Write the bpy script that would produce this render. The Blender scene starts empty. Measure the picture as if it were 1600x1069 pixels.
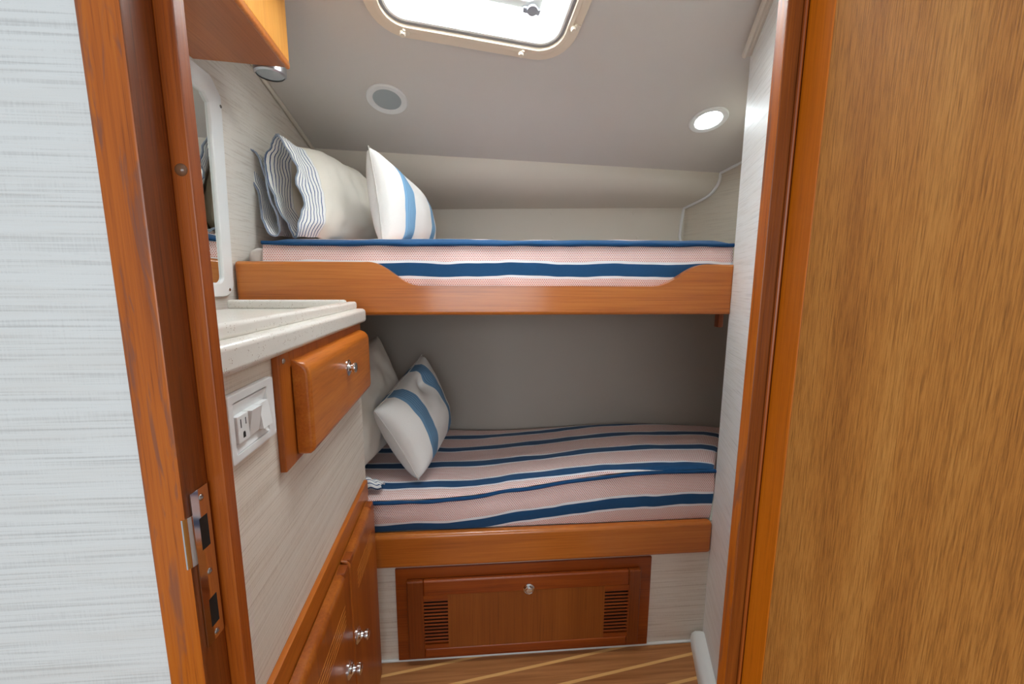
import bpy, bmesh, math, random
from mathutils import Vector, Matrix, noise

random.seed(7)
SC = bpy.context.scene
COL = SC.collection
H = 1.61                      # eye height above the cabin floor; meshes below are written with z measured from eye height
PI = math.pi

# ------------------------------------------------------------------ camera
PITCH, ROLL, YAW, FPX = math.radians(8.277), math.radians(0.175), math.radians(4.32), 610.0
fw = Vector((math.sin(YAW)*math.cos(PITCH), math.cos(YAW)*math.cos(PITCH), -math.sin(PITCH)))
r0 = Vector((math.cos(YAW), -math.sin(YAW), 0)); u0 = r0.cross(fw)
cr = r0*math.cos(ROLL) + u0*math.sin(ROLL); cu = -r0*math.sin(ROLL) + u0*math.cos(ROLL)
cam_d = bpy.data.cameras.new('camera'); cam = bpy.data.objects.new('camera', cam_d); COL.objects.link(cam)
cam_d.sensor_fit = 'HORIZONTAL'; cam_d.sensor_width = 36; cam_d.lens = FPX/1600*36
cam_d.clip_start = 0.02; cam_d.clip_end = 60
M = Matrix((( cr.x, cu.x, -fw.x, 0), (cr.y, cu.y, -fw.y, 0), (cr.z, cu.z, -fw.z, H), (0, 0, 0, 1)))
cam.matrix_world = M
SC.camera = cam

# ------------------------------------------------------------------ world, light, exposure
w = bpy.data.worlds.new('world'); SC.world = w; w.use_nodes = True
wn = w.node_tree.nodes; wl = w.node_tree.links
bgn = wn['Background']; bgn.inputs['Color'].default_value = (0.86, 0.94, 1.0, 1); bgn.inputs['Strength'].default_value = 0.46
SC.view_settings.view_transform = 'Standard'; SC.view_settings.look = 'None'
SC.view_settings.exposure = 0.14; SC.view_settings.gamma = 1.0; SC.view_settings.use_curve_mapping = False
SC.cycles.use_denoising = True
SC.cycles.max_bounces = 10; SC.cycles.diffuse_bounces = 6
HATCH_STRENGTH = 15.5
LAMP_STRENGTH = 38.0

def area(name, loc, rot, size, size_y, energy, color):
    d = bpy.data.lights.new(name, 'AREA'); d.shape = 'RECTANGLE'; d.size = size; d.size_y = size_y
    d.energy = energy; d.color = color
    o = bpy.data.objects.new(name, d); COL.objects.link(o); o.location = loc; o.rotation_euler = rot
    return o
# daylight from the saloon windows behind the photographer
area('saloon_window_light', (-0.15, -2.2, 1.75), (math.radians(84), 0, math.radians(-3)), 1.8, 1.1, 33, (0.86, 0.94, 1.0))

# ------------------------------------------------------------------ node helpers
def new_mat(name):
    m = bpy.data.materials.new(name); m.use_nodes = True
    nt = m.node_tree; b = nt.nodes['Principled BSDF']
    return m, nt, b
def N(nt, t, **k):
    n = nt.nodes.new(t)
    for a, v in k.items(): setattr(n, a, v)
    return n
def L(nt, a, b): nt.links.new(a, b)
def mth(nt, op, a, b=None, c=None):
    n = N(nt, 'ShaderNodeMath', operation=op)
    for i, v in enumerate((a, b, c)):
        if v is None: continue
        if isinstance(v, (int, float)): n.inputs[i].default_value = v
        else: L(nt, v, n.inputs[i])
    return n.outputs[0]
def mixc(nt, f, a, b):
    n = N(nt, 'ShaderNodeMix', data_type='RGBA')
    if isinstance(f, (int, float)): n.inputs[0].default_value = f
    else: L(nt, f, n.inputs[0])
    for i, v in ((6, a), (7, b)):
        if isinstance(v, tuple): n.inputs[i].default_value = (*v, 1)
        else: L(nt, v, n.inputs[i])
    return n.outputs[2]
def ramp(nt, fac, stops):
    n = N(nt, 'ShaderNodeValToRGB'); e = n.color_ramp.elements
    while len(e) < len(stops): e.new(0.5)
    for i, (p, c) in enumerate(stops): e[i].position = p; e[i].color = (*c, 1)
    L(nt, fac, n.inputs[0]); return n.outputs[0]
def coords(nt, scale, rot=(0, 0, 0), kind='Object'):
    tc = N(nt, 'ShaderNodeTexCoord'); mp = N(nt, 'ShaderNodeMapping')
    mp.inputs['Scale'].default_value = scale; mp.inputs['Rotation'].default_value = rot
    L(nt, tc.outputs[kind], mp.inputs[0]); return mp.outputs[0]
def ntex(nt, vec, scale, detail=4, rough=.55, dist=0):
    n = N(nt, 'ShaderNodeTexNoise'); n.inputs['Scale'].default_value = scale
    n.inputs['Detail'].default_value = detail; n.inputs['Roughness'].default_value = rough
    n.inputs['Distortion'].default_value = dist
    L(nt, vec, n.inputs['Vector']); return n.outputs['Fac']
def bump(nt, b, h, strength=.3, dist=.002):
    n = N(nt, 'ShaderNodeBump'); n.inputs['Strength'].default_value = strength; n.inputs['Distance'].default_value = dist
    L(nt, h, n.inputs['Height']); L(nt, n.outputs[0], b.inputs['Normal'])

def srgb(r, g, b):
    f = lambda v: (v/255/12.92) if v/255 <= .04045 else ((v/255+.055)/1.055)**2.4
    return (f(r), f(g), f(b))

def wood(name, dark, mid, light, axis='X', rough=.36, fine=1.0, coat=.12, cathedral=.5, bmp=.12, pores=.25, pf=120, streak=0, pr=50, pw=(.30, .42)):
    m, nt, b = new_mat(name)
    s = {'X': (.9, 14, 14), 'Y': (14, .9, 14), 'Z': (14, 14, .9)}[axis]
    v = coords(nt, s)
    n1 = ntex(nt, v, 1.1*fine, 3, .5, .8*cathedral)
    s2 = {'X': (pf/pr, pf, pf), 'Y': (pf, pf/pr, pf), 'Z': (pf, pf, pf/pr)}[axis]
    v2 = coords(nt, s2)
    n2 = ntex(nt, v2, 1.6*fine, 5, .65)
    rings = mth(nt, 'FRACT', mth(nt, 'MULTIPLY', n1, 5.0 if cathedral > .3 else 2.0))
    tri = mth(nt, 'ABSOLUTE', mth(nt, 'SUBTRACT', rings, .5))
    f = mth(nt, 'ADD', mth(nt, 'MULTIPLY', n1, .55), mth(nt, 'ADD', mth(nt, 'MULTIPLY', n2, .45), mth(nt, 'MULTIPLY', tri, .22*cathedral)))
    c = ramp(nt, f, [(.30, dark), (.52, mid), (.75, light)])
    p = ramp(nt, n2, [(pw[0], (0, 0, 0)), (pw[1], (1, 1, 1))])
    pc = mixc(nt, pores, (1, 1, 1), p)
    mm = N(nt, 'ShaderNodeMix', data_type='RGBA', blend_type='MULTIPLY'); mm.inputs[0].default_value = 1
    L(nt, c, mm.inputs[6]); L(nt, pc, mm.inputs[7])
    col = mm.outputs[2]
    if streak:
        s3 = ntex(nt, coords(nt, (38, 38, 5)), 1, 4, .6, 1.2)
        k = mth(nt, 'MULTIPLY', ramp(nt, s3, [(.54, (0, 0, 0)), (.62, (1, 1, 1))]), streak)
        col = mixc(nt, k, col, srgb(118, 76, 62))
    L(nt, col, b.inputs['Base Color'])
    b.inputs['Roughness'].default_value = rough; b.inputs['Specular IOR Level'].default_value = .4
    b.inputs['Coat Weight'].default_value = coat; b.inputs['Coat Roughness'].default_value = .18
    bump(nt, b, n2, bmp, .001)
    return m

def grass_cloth(name, c1, c2, bmp=.5, fz=300, fx=12, blotch=.25):
    m, nt, b = new_mat(name)
    n1 = ntex(nt, coords(nt, (fx, fx, fz)), 1.0, 3, .55, .25)
    n2 = ntex(nt, coords(nt, (500, 500, 40)), 1.0, 2, .5)
    n3 = ntex(nt, coords(nt, (5, 5, 45)), 1.0, 3, .6)
    f = mth(nt, 'ADD', mth(nt, 'MULTIPLY', n1, .82), mth(nt, 'MULTIPLY', n2, .18))
    c = ramp(nt, f, [(.34, c2), (.50, c1)])
    warm = tuple(a*k for a, k in zip(c2, (1.06, .98, .90)))
    c = mixc(nt, mth(nt, 'MULTIPLY', ramp(nt, n3, [(.45, (0, 0, 0)), (.75, (1, 1, 1))]), blotch), c, warm)
    L(nt, c, b.inputs['Base Color']); b.inputs['Roughness'].default_value = .5
    b.inputs['Specular IOR Level'].default_value = .3
    bump(nt, b, f, bmp, .0010)
    return m

def plain(name, col, rough=.5, metal=0, bmp=0, bs=300, spec=.5, coat=0):
    m, nt, b = new_mat(name)
    v = coords(nt, (1, 1, 1)); n1 = ntex(nt, v, bs, 3, .6); n2 = ntex(nt, v, 3, 2, .5)
    c2 = tuple(x*.94 for x in col)
    L(nt, mixc(nt, n2, c2, col), b.inputs['Base Color'])
    b.inputs['Roughness'].default_value = rough; b.inputs['Metallic'].default_value = metal
    b.inputs['Specular IOR Level'].default_value = spec; b.inputs['Coat Weight'].default_value = coat
    if bmp: bump(nt, b, n1, bmp, .0006)
    return m

def quilt_stripes(name):
    """navy, white and dotted coral bands; UV in metres, v across the bands"""
    m, nt, b = new_mat(name)
    tc = N(nt, 'ShaderNodeTexCoord'); sp = N(nt, 'ShaderNodeSeparateXYZ'); L(nt, tc.outputs['UV'], sp.inputs[0])
    u, v = sp.outputs[0], sp.outputs[1]
    wob = mth(nt, 'MULTIPLY', mth(nt, 'SUBTRACT', ntex(nt, coords(nt, (3.2, 3.2, 1.2)), 1, 2), .5), .040)
    vv = mth(nt, 'ADD', v, wob)
    t = mth(nt, 'ABSOLUTE', mth(nt, 'SUBTRACT', mth(nt, 'FRACT', mth(nt, 'ADD', mth(nt, 'DIVIDE', vv, .175), .5)), .5))  # 0 at navy centre
    navy = mth(nt, 'LESS_THAN', t, .139); white = mth(nt, 'LESS_THAN', t, .195)
    row = mth(nt, 'DIVIDE', v, .0062); ri = mth(nt, 'FLOOR', row); rf = mth(nt, 'FRACT', row)
    uu = mth(nt, 'ADD', mth(nt, 'DIVIDE', u, .0085), mth(nt, 'MULTIPLY', mth(nt, 'FRACT', mth(nt, 'MULTIPLY', ri, .5)), 1.0))
    uf = mth(nt, 'FRACT', uu)
    dash = mth(nt, 'MULTIPLY', mth(nt, 'LESS_THAN', uf, .62), mth(nt, 'LESS_THAN', rf, .5))
    dots = mixc(nt, dash, srgb(240, 226, 222), srgb(194, 96, 82))
    wv = coords(nt, (700, 700, 700)); weave = ntex(nt, wv, 1, 2)
    nv = mixc(nt, weave, srgb(16, 60, 100), srgb(34, 88, 134))
    c = mixc(nt, white, dots, srgb(232, 232, 236)); c = mixc(nt, navy, c, nv)
    L(nt, c, b.inputs['Base Color']); b.inputs['Roughness'].default_value = .8
    b.inputs['Specular IOR Level'].default_value = .2; b.inputs['Sheen Weight'].default_value = .15
    bump(nt, b, weave, .25, .0008)
    return m

def cushion_mat(name, blue, dark):
    """off-white canvas with a blue band near each end; UV 0..1 along the length"""
    m, nt, b = new_mat(name)
    tc = N(nt, 'ShaderNodeTexCoord'); sp = N(nt, 'ShaderNodeSeparateXYZ'); L(nt, tc.outputs['UV'], sp.inputs[0])
    u = sp.outputs[0]
    d = mth(nt, 'SUBTRACT', .5, mth(nt, 'ABSOLUTE', mth(nt, 'SUBTRACT', u, .5)))     # distance from the nearer end
    t = mth(nt, 'DIVIDE', mth(nt, 'SUBTRACT', d, .20), .135)
    band = mth(nt, 'MULTIPLY', mth(nt, 'GREATER_THAN', t, 0), mth(nt, 'LESS_THAN', t, 1))
    f4 = mth(nt, 'FRACT', mth(nt, 'MULTIPLY', t, 7))
    ln = mth(nt, 'MULTIPLY', mth(nt, 'LESS_THAN', f4, .16), mth(nt, 'MULTIPLY', mth(nt, 'GREATER_THAN', t, .2), mth(nt, 'LESS_THAN', t, .9)))
    wv = coords(nt, (500, 500, 500)); weave = ntex(nt, wv, 1, 2)
    wc = mixc(nt, weave, srgb(226, 224, 220), srgb(240, 239, 236))
    c = mixc(nt, band, wc, mixc(nt, ln, blue, dark))
    L(nt, c, b.inputs['Base Color']); b.inputs['Roughness'].default_value = .85
    b.inputs['Specular IOR Level'].default_value = .2
    bump(nt, b, weave, .3, .001)
    return m

def hem_mat(name, width=.098, base=srgb(236, 230, 218)):
    """cream cotton with a navy pin-striped hem; UV u in metres from the hem"""
    m, nt, b = new_mat(name)
    tc = N(nt, 'ShaderNodeTexCoord'); sp = N(nt, 'ShaderNodeSeparateXYZ'); L(nt, tc.outputs['UV'], sp.inputs[0])
    u = sp.outputs[0]
    ln = mth(nt, 'LESS_THAN', mth(nt, 'FRACT', mth(nt, 'DIVIDE', u, .0122)), .24)
    hem = mth(nt, 'LESS_THAN', u, width)
    wv = coords(nt, (400, 400, 400)); weave = ntex(nt, wv, 1, 2)
    big = ntex(nt, coords(nt, (18, 18, 5)), 1, 3)
    hc = mixc(nt, ln, srgb(242, 242, 240), srgb(52, 84, 132))
    c = mixc(nt, hem, base, hc)
    L(nt, c, b.inputs['Base Color']); b.inputs['Roughness'].default_value = .85
    b.inputs['Specular IOR Level'].default_value = .15
    h = mth(nt, 'ADD', mth(nt, 'MULTIPLY', weave, .1), big)
    bump(nt, b, h, .35, .006)
    return m

def stone_mat(name):
    m, nt, b = new_mat(name)
    v = coords(nt, (1, 1, 1)); vo = N(nt, 'ShaderNodeTexVoronoi'); vo.inputs['Scale'].default_value = 300; L(nt, v, vo.inputs['Vector'])
    n = ntex(nt, v, 90, 3)
    spk = mth(nt, 'MULTIPLY', mth(nt, 'LESS_THAN', vo.outputs['Distance'], .28), mth(nt, 'GREATER_THAN', n, .56))
    c = mixc(nt, spk, srgb(222, 218, 210), srgb(150, 128, 108))
    L(nt, c, b.inputs['Base Color']); b.inputs['Roughness'].default_value = .28
    return m

def emit(name, col, s):
    m, nt, b = new_mat(name)
    b.inputs['Base Color'].default_value = (*col, 1); b.inputs['Emission Color'].default_value = (*col, 1)
    b.inputs['Emission Strength'].default_value = s
    return m

def floor_mat():
    m, nt, b = new_mat('teak_and_holly')
    a = math.radians(8.6)
    tc = N(nt, 'ShaderNodeTexCoord'); sp = N(nt, 'ShaderNodeSeparateXYZ'); L(nt, tc.outputs['Object'], sp.inputs[0])
    v = mth(nt, 'ADD', mth(nt, 'MULTIPLY', sp.outputs[0], -math.sin(a)), mth(nt, 'MULTIPLY', sp.outputs[1], math.cos(a)))
    f = mth(nt, 'FRACT', mth(nt, 'DIVIDE', mth(nt, 'SUBTRACT', v, 1.287), .098))
    line = mth(nt, 'LESS_THAN', f, .125)
    mp = coords(nt, (2, 60, 60), (0, 0, -a)); n = ntex(nt, mp, 1, 5, .6)
    tk = ramp(nt, n, [(.3, srgb(140, 86, 46)), (.7, srgb(190, 132, 80))])
    hl = mixc(nt, n, srgb(214, 160, 92), srgb(236, 190, 124))
    L(nt, mixc(nt, line, tk, hl), b.inputs['Base Color']); b.inputs['Roughness'].default_value = .38
    return m

# ------------------------------------------------------------------ materials
W_RAIL = wood('rail_teak', srgb(158, 82, 20), srgb(190, 107, 36), srgb(208, 130, 56), 'X', fine=.8, rough=.3, bmp=.04, pores=.14, coat=.5)
W_LOCK = wood('locker_teak_x', srgb(106, 42, 8), srgb(142, 64, 14), srgb(166, 84, 26), 'X', fine=.9, bmp=.04, pores=.15)
W_LOCKZ = wood('locker_teak_z', srgb(98, 40, 10), srgb(128, 60, 16), srgb(150, 78, 26), 'Z', fine=.9, bmp=.04, pores=.15)
W_LOCKP = wood('locker_veneer', srgb(122, 62, 18), srgb(142, 76, 24), srgb(158, 90, 34), 'Z', fine=.7, cathedral=.1, bmp=.04)
W_VANY = wood('vanity_teak_y', srgb(152, 76, 14), srgb(186, 102, 28), srgb(208, 130, 48), 'Y', fine=.9, bmp=.04, pores=.12)
W_VANZ = wood('vanity_teak_z', srgb(130, 62, 14), srgb(162, 84, 22), srgb(186, 106, 34), 'Z', fine=.9, bmp=.04, pores=.15)
W_VANX = wood('vanity_teak_x', srgb(124, 56, 18), srgb(148, 74, 26), srgb(170, 94, 38), 'X', fine=1.2, bmp=.04)
W_JAMB = wood('jamb_teak', srgb(142, 66, 8), srgb(184, 94, 14), srgb(202, 114, 26), 'Z', fine=.75, cathedral=1.0, rough=.34, bmp=.25, pores=.3, pf=300, streak=.6)
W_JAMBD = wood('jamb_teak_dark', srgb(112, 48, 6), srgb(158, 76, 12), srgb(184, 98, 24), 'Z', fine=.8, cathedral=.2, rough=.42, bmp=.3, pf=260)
W_JAMB_SHADE = wood('jamb_teak_shade', srgb(84, 36, 4), srgb(126, 62, 12), srgb(156, 84, 24), 'Z', fine=1.0, cathedral=.6, rough=.4, bmp=.3, pf=260)  # darker copy of the jamb teak, standing in for shade on some faces
W_STILE = wood('door_stile_teak', srgb(186, 94, 4), srgb(212, 114, 10), srgb(226, 132, 26), 'Z', fine=.9, cathedral=.05, rough=.42, coat=.05, bmp=.08, pores=.15, pf=300)
W_DOOR = wood('door_veneer', srgb(150, 86, 26), srgb(196, 128, 54), srgb(222, 160, 82), 'Z', fine=1.15, cathedral=.1, rough=.55, coat=.0, bmp=.5, pores=.36, pf=460, pr=30, pw=(.30, .54))
W_OVER = wood('overhead_teak', srgb(204, 134, 50), srgb(222, 154, 66), srgb(236, 176, 90), 'Z', fine=.8, cathedral=.1, bmp=.04, pores=.08)
GROOVE = wood('groove_highlight', srgb(190, 112, 40), srgb(208, 132, 56), srgb(220, 150, 76), 'Y', bmp=0, pores=.05)  # pale teak stands for the highlight along each door groove
W_OVERY = wood('overhead_teak_y', srgb(150, 88, 48), srgb(172, 104, 60), srgb(190, 122, 74), 'Y', fine=.9, cathedral=.1, bmp=.04)
CLOTH_W = grass_cloth('wall_covering', srgb(226, 221, 213), srgb(206, 198, 188), bmp=.35, fz=190, fx=8)
CLOTH_F = grass_cloth('wall_covering_fore', srgb(228, 229, 227), srgb(204, 204, 202), bmp=.8, fz=330, fx=5)
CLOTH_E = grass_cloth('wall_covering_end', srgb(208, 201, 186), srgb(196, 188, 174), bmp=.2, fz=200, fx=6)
CLOTH_R = grass_cloth('wall_covering_right', srgb(240, 241, 240), srgb(222, 222, 220), bmp=.4, fz=230, fx=6)
CLOTH_V = grass_cloth('vanity_covering', srgb(230, 222, 210), srgb(200, 186, 170), bmp=.5, fz=400, fx=3)
CEIL = plain('headliner', srgb(216, 212, 207), .7, bmp=.15, bs=400, spec=.2)
LINER = plain('hull_liner', srgb(222, 216, 204), .55, bmp=.08, bs=200, spec=.3)
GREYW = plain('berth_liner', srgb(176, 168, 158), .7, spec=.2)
WHITE = plain('white_gelcoat', srgb(232, 236, 234), .35)
WPLAS = plain('white_plastic', srgb(236, 238, 238), .3)
IVORY = plain('ivory_plastic', srgb(238, 228, 210), .4)
CREAM = plain('cream_trim', srgb(238, 224, 204), .45)
GREYR = plain('grey_gasket', srgb(150, 152, 160), .5)
CHROME = plain('chrome', (.8, .8, .8), .08, 1)
STEEL = plain('screw_steel', (.5, .5, .5), .25, 1)
BLACK = plain('dark_void', (.01, .008, .006), .8)
MIRROR = plain('mirror_glass', (.86, .9, .88), .01, 1)
STONE = stone_mat('speckled_solid_surface')
QUILT = quilt_stripes('striped_quilt')
NAVY = plain('navy_piping', srgb(26, 72, 116), .8, bmp=.3, spec=.2)
SHEET = plain('white_sheet', srgb(226, 222, 218), .85, spec=.2)
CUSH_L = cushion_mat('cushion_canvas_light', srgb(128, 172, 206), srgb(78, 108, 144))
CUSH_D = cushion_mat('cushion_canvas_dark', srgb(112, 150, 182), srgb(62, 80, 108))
HEM = hem_mat('pinstripe_pillowcase')
HEM2 = hem_mat('pinstripe_hem', 1.0, srgb(226, 218, 206))
PILC = hem_mat('cream_pillowcase', -1.0, srgb(222, 216, 206))
COTTON = plain('pillow_cotton', srgb(206, 188, 164), .9, spec=.1)
FLOORM = floor_mat()
HATCH = emit('daylit_acrylic', (.93, .98, 1.0), HATCH_STRENGTH)
LAMPON = emit('lit_lamp_lens', (.86, .97, 1.0), LAMP_STRENGTH)
LAMPOFF = plain('frosted_lens', srgb(172, 182, 186), .35)

# ------------------------------------------------------------------ geometry helpers
def finish(o, label=None, cat=None, group=None, kind=None):
    for k, v in (('label', label), ('category', cat), ('group', group), ('kind', kind)):
        if v: o[k] = v
    return o
def thing(name, loc, label, cat, group=None, kind=None):
    o = bpy.data.objects.new(name, None); COL.objects.link(o); o.location = (loc[0], loc[1], loc[2]+H)
    o.empty_display_size = .05
    return finish(o, label, cat, group, kind)
def wloc(o):
    p = Vector(o.location)
    while o.parent: o = o.parent; p += Vector(o.location)
    return p
def put(name, bm, mat, parent=None, smooth=True, origin='base', normals=True, angle=35, zero=False, wn=True):
    """bmesh with vertices in room coordinates (z from eye height) -> one linked object"""
    if normals: bmesh.ops.recalc_face_normals(bm, faces=bm.faces)
    xs = [v.co for v in bm.verts]
    lo = Vector((min(v.x for v in xs), min(v.y for v in xs), min(v.z for v in xs)))
    hi = Vector((max(v.x for v in xs), max(v.y for v in xs), max(v.z for v in xs)))
    org = Vector(((lo.x+hi.x)/2, (lo.y+hi.y)/2, lo.z))
    if zero: org = Vector((0, 0, -H))
    bmesh.ops.translate(bm, verts=bm.verts, vec=-org)
    me = bpy.data.meshes.new(name); bm.to_mesh(me); bm.free()
    for m in (mat if isinstance(mat, (list, tuple)) else [mat]): me.materials.append(m)
    if smooth:
        for p in me.polygons: p.use_smooth = True
        try: me.set_sharp_from_angle(angle=math.radians(angle))
        except Exception: pass
    o = bpy.data.objects.new(name, me); COL.objects.link(o)
    if smooth and wn:
        md = o.modifiers.new('even_shading', 'WEIGHTED_NORMAL'); md.keep_sharp = True; md.weight = 90
    wl_ = org + Vector((0, 0, H))
    if parent: o.parent = parent; o.location = wl_ - wloc(parent)
    else: o.location = wl_
    return o
def struct(name, bm, mat, **k):
    o = put(name, bm, mat, **k); o['kind'] = 'structure'; return o

class Fr:
    def __init__(s, o=(0, 0, 0), x=(1, 0, 0), y=(0, 1, 0), z=(0, 0, 1)):
        s.o, s.x, s.y, s.z = Vector(o), Vector(x).normalized(), Vector(y).normalized(), Vector(z).normalized()
    def __call__(s, a, b, c): return s.o + s.x*a + s.y*b + s.z*c
ID = Fr()
def box(bm, fr, x0, x1, y0, y1, z0, z1, bev=0, seg=2, mi=0):
    t = bmesh.new()
    vs = [t.verts.new((x, y, z)) for x in (x0, x1) for y in (y0, y1) for z in (z0, z1)]
    for f in ((0, 1, 3, 2), (4, 6, 7, 5), (0, 4, 5, 1), (2, 3, 7, 6), (0, 2, 6, 4), (1, 5, 7, 3)): t.faces.new([vs[i] for i in f])
    if bev: bmesh.ops.bevel(t, geom=t.edges[:], offset=bev, segments=seg, profile=.5, affect='EDGES')
    merge(bm, t, fr, mi)
def merge(bm, t, fr=ID, mi=0):
    mp = {}
    for v in t.verts: mp[v] = bm.verts.new(fr(*v.co))
    for f in t.faces:
        try: g = bm.faces.new([mp[v] for v in f.verts]); g.material_index = mi
        except ValueError: pass
    t.free()
def prism(bm, fr, pts, d0, d1, bev=0, seg=2, mi=0):
    """pts in the frame's x,z plane, thickness along y"""
    t = bmesh.new()
    a = [t.verts.new((p[0], d0, p[1])) for p in pts]; b = [t.verts.new((p[0], d1, p[1])) for p in pts]
    n = len(pts); fa = t.faces.new(a); fb = t.faces.new(b[::-1])
    for i in range(n): t.faces.new((a[i], b[i], b[(i+1) % n], a[(i+1) % n]))
    if bev:
        es = list(fa.edges) + list(fb.edges)
        bmesh.ops.bevel(t, geom=es, offset=bev, segments=seg, profile=.5, affect='EDGES')
    bmesh.ops.triangulate(t, faces=[f for f in t.faces if len(f.verts) > 4])
    merge(bm, t, fr, mi)
def rrect(x0, x1, z0, z1, r, n=6):
    out = []
    for cx, cz, a0 in ((x1-r, z1-r, 0), (x0+r, z1-r, 90), (x0+r, z0+r, 180), (x1-r, z0+r, 270)):
        for i in range(n+1):
            a = math.radians(a0+90*i/n); out.append((cx+r*math.cos(a), cz+r*math.sin(a)))
    return out
def ring(bm, fr, outer, inner, d0, d1, bev=0, mi=0):
    """flat frame between two outlines with the same number of points"""
    t = bmesh.new(); n = len(outer)
    A = [t.verts.new((p[0], d0, p[1])) for p in outer]; B = [t.verts.new((p[0], d0, p[1])) for p in inner]
    C = [t.verts.new((p[0], d1, p[1])) for p in outer]; D = [t.verts.new((p[0], d1, p[1])) for p in inner]
    for i in range(n):
        j = (i+1) % n
        t.faces.new((A[i], A[j], B[j], B[i])); t.faces.new((C[i], D[i], D[j], C[j]))
        t.faces.new((A[i], C[i], C[j], A[j])); t.faces.new((B[i], B[j], D[j], D[i]))
    if bev:
        es = [e for e in t.edges if len({round(v.co.y, 6) for v in e.verts}) == 1 and not any(len({v in (s) for v in e.verts}) == 2 for s in (set(A), set(B), set(C), set(D)))]
        bmesh.ops.bevel(t, geom=es, offset=bev, segments=2, profile=.5, affect='EDGES')
    merge(bm, t, fr, mi)
def tube(bm, pts, r, n=10, mi=0, caps=True):
    pts = [Vector(p) for p in pts]; rings = []
    up = Vector((0, 0, 1))
    for i, p in enumerate(pts):
        d = (pts[min(i+1, len(pts)-1)] - pts[max(i-1, 0)]).normalized()
        if abs(d.dot(up)) > .95: up = Vector((1, 0, 0))
        a = d.cross(up).normalized(); b = a.cross(d).normalized(); up = b
        rr = r[i] if isinstance(r, (list, tuple)) else r
        rings.append([bm.verts.new(p + a*rr*math.cos(2*PI*k/n) + b*rr*math.sin(2*PI*k/n)) for k in range(n)])
    for i in range(len(rings)-1):
        for k in range(n):
            f = bm.faces.new((rings[i][k], rings[i][(k+1) % n], rings[i+1][(k+1) % n], rings[i+1][k])); f.material_index = mi
    if caps:
        bm.faces.new(rings[0][::-1]); bm.faces.new(rings[-1])
def lathe(bm, fr, prof, n=32, mi=0):
    """prof of (radius, height along the frame's z)"""
    rows = []
    for r, z in prof:
        if r < 1e-6: rows.append([bm.verts.new(fr(0, 0, z))])
        else: rows.append([bm.verts.new(fr(r*math.cos(2*PI*k/n), r*math.sin(2*PI*k/n), z)) for k in range(n)])
    for a, b in zip(rows, rows[1:]):
        for k in range(n):
            j = (k+1) % n
            if len(a) == 1 and len(b) == 1: continue
            if len(a) == 1: f = bm.faces.new((a[0], b[k], b[j]))
            elif len(b) == 1: f = bm.faces.new((a[k], b[0], a[j]))
            else: f = bm.faces.new((a[k], b[k], b[j], a[j]))
            f.material_index = mi
def smooth01(t): t = max(0, min(1, t)); return t*t*(3-2*t)

# ================================================================== THE ROOM
def ceil_z(y): return .85 - .287*(y-1.5)

# floor
bm = bmesh.new(); box(bm, ID, -1.6, 1.7, -1.5, 1.52, -H-.04, -H)
struct('floor', bm, FLOORM, zero=True)

# ceiling (rises towards the doorway)
bm = bmesh.new()
# leaves the hatch opening free: four slabs round it
CH = math.cos(math.radians(8.5)); SH = math.sin(math.radians(8.5))
cn = Vector((0, .287, 1)).normalized()
hx = Vector((CH, SH, 0)); hx = (hx - cn*hx.dot(cn)).normalized(); hz = hx.cross(cn).normalized()
if hz.y > 0: hz = -hz          # towards the camera
HC = Vector((-.0325, 1.535, 0)); HC.z = ceil_z(HC.y)          # middle of the hatch trim's far edge
HF = Fr(HC, hx, cn, hz)        # x along the far edge, y up through the ceiling, z towards the camera
HWID, HDEP, HR = .704, .704, .13
hole = rrect(-HWID/2+.03, HWID/2-.03, .03, HDEP-.03, HR-.03, 8)
big = []
for p in hole:
    q = HF(p[0], 0, p[1]); big.append(q)
cc = sum(big, Vector())/len(big)
outer = []
X0, X1, Y0, Y1 = -1.05, 1.75, .40, 2.75
for q in big:
    d = Vector((q.x-cc.x, q.y-cc.y)); s = 1e9
    if d.x > 1e-6: s = min(s, (X1-cc.x)/d.x)
    if d.x < -1e-6: s = min(s, (X0-cc.x)/d.x)
    if d.y > 1e-6: s = min(s, (Y1-cc.y)/d.y)
    if d.y < -1e-6: s = min(s, (Y0-cc.y)/d.y)
    x, y = cc.x+d.x*s, cc.y+d.y*s; outer.append(Vector((x, y, ceil_z(y))))
# corners of the sheet
for cx_, cy_ in ((X0, Y0), (X0, Y1), (X1, Y0), (X1, Y1)):
    k = min(range(len(outer)), key=lambda i: (outer[i].x-cx_)**2+(outer[i].y-cy_)**2)
    outer[k] = Vector((cx_, cy_, ceil_z(cy_)))
n = len(big)
for dz in (0, .03):
    I = [bm.verts.new(q+cn*dz) for q in big]; O = [bm.verts.new(q+cn*dz) for q in outer]
    for i in range(n): bm.faces.new((I[i], I[(i+1) % n], O[(i+1) % n], O[i]))
struct('ceiling', bm, CEIL, smooth=False, zero=True)

# left wall with grass cloth (leans in slightly at the top)
lw = lambda y, z: -.888 + .025*(y-1.5) + .056*(z-.08)
bm = bmesh.new()
P = [(.40, -H), (2.75, -H), (2.75, ceil_z(2.75)+.05), (.40, ceil_z(.40)+.05)]
A = [bm.verts.new((lw(y, z), y, z)) for y, z in P]; B = [bm.verts.new((lw(y, z)-.04, y, z)) for y, z in P]
bm.faces.new(A); bm.faces.new(B[::-1])
for i in range(4): bm.faces.new((A[i], B[i], B[(i+1) % 4], A[(i+1) % 4]))
struct('wall_left', bm, CLOTH_W, smooth=False, zero=True)

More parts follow.
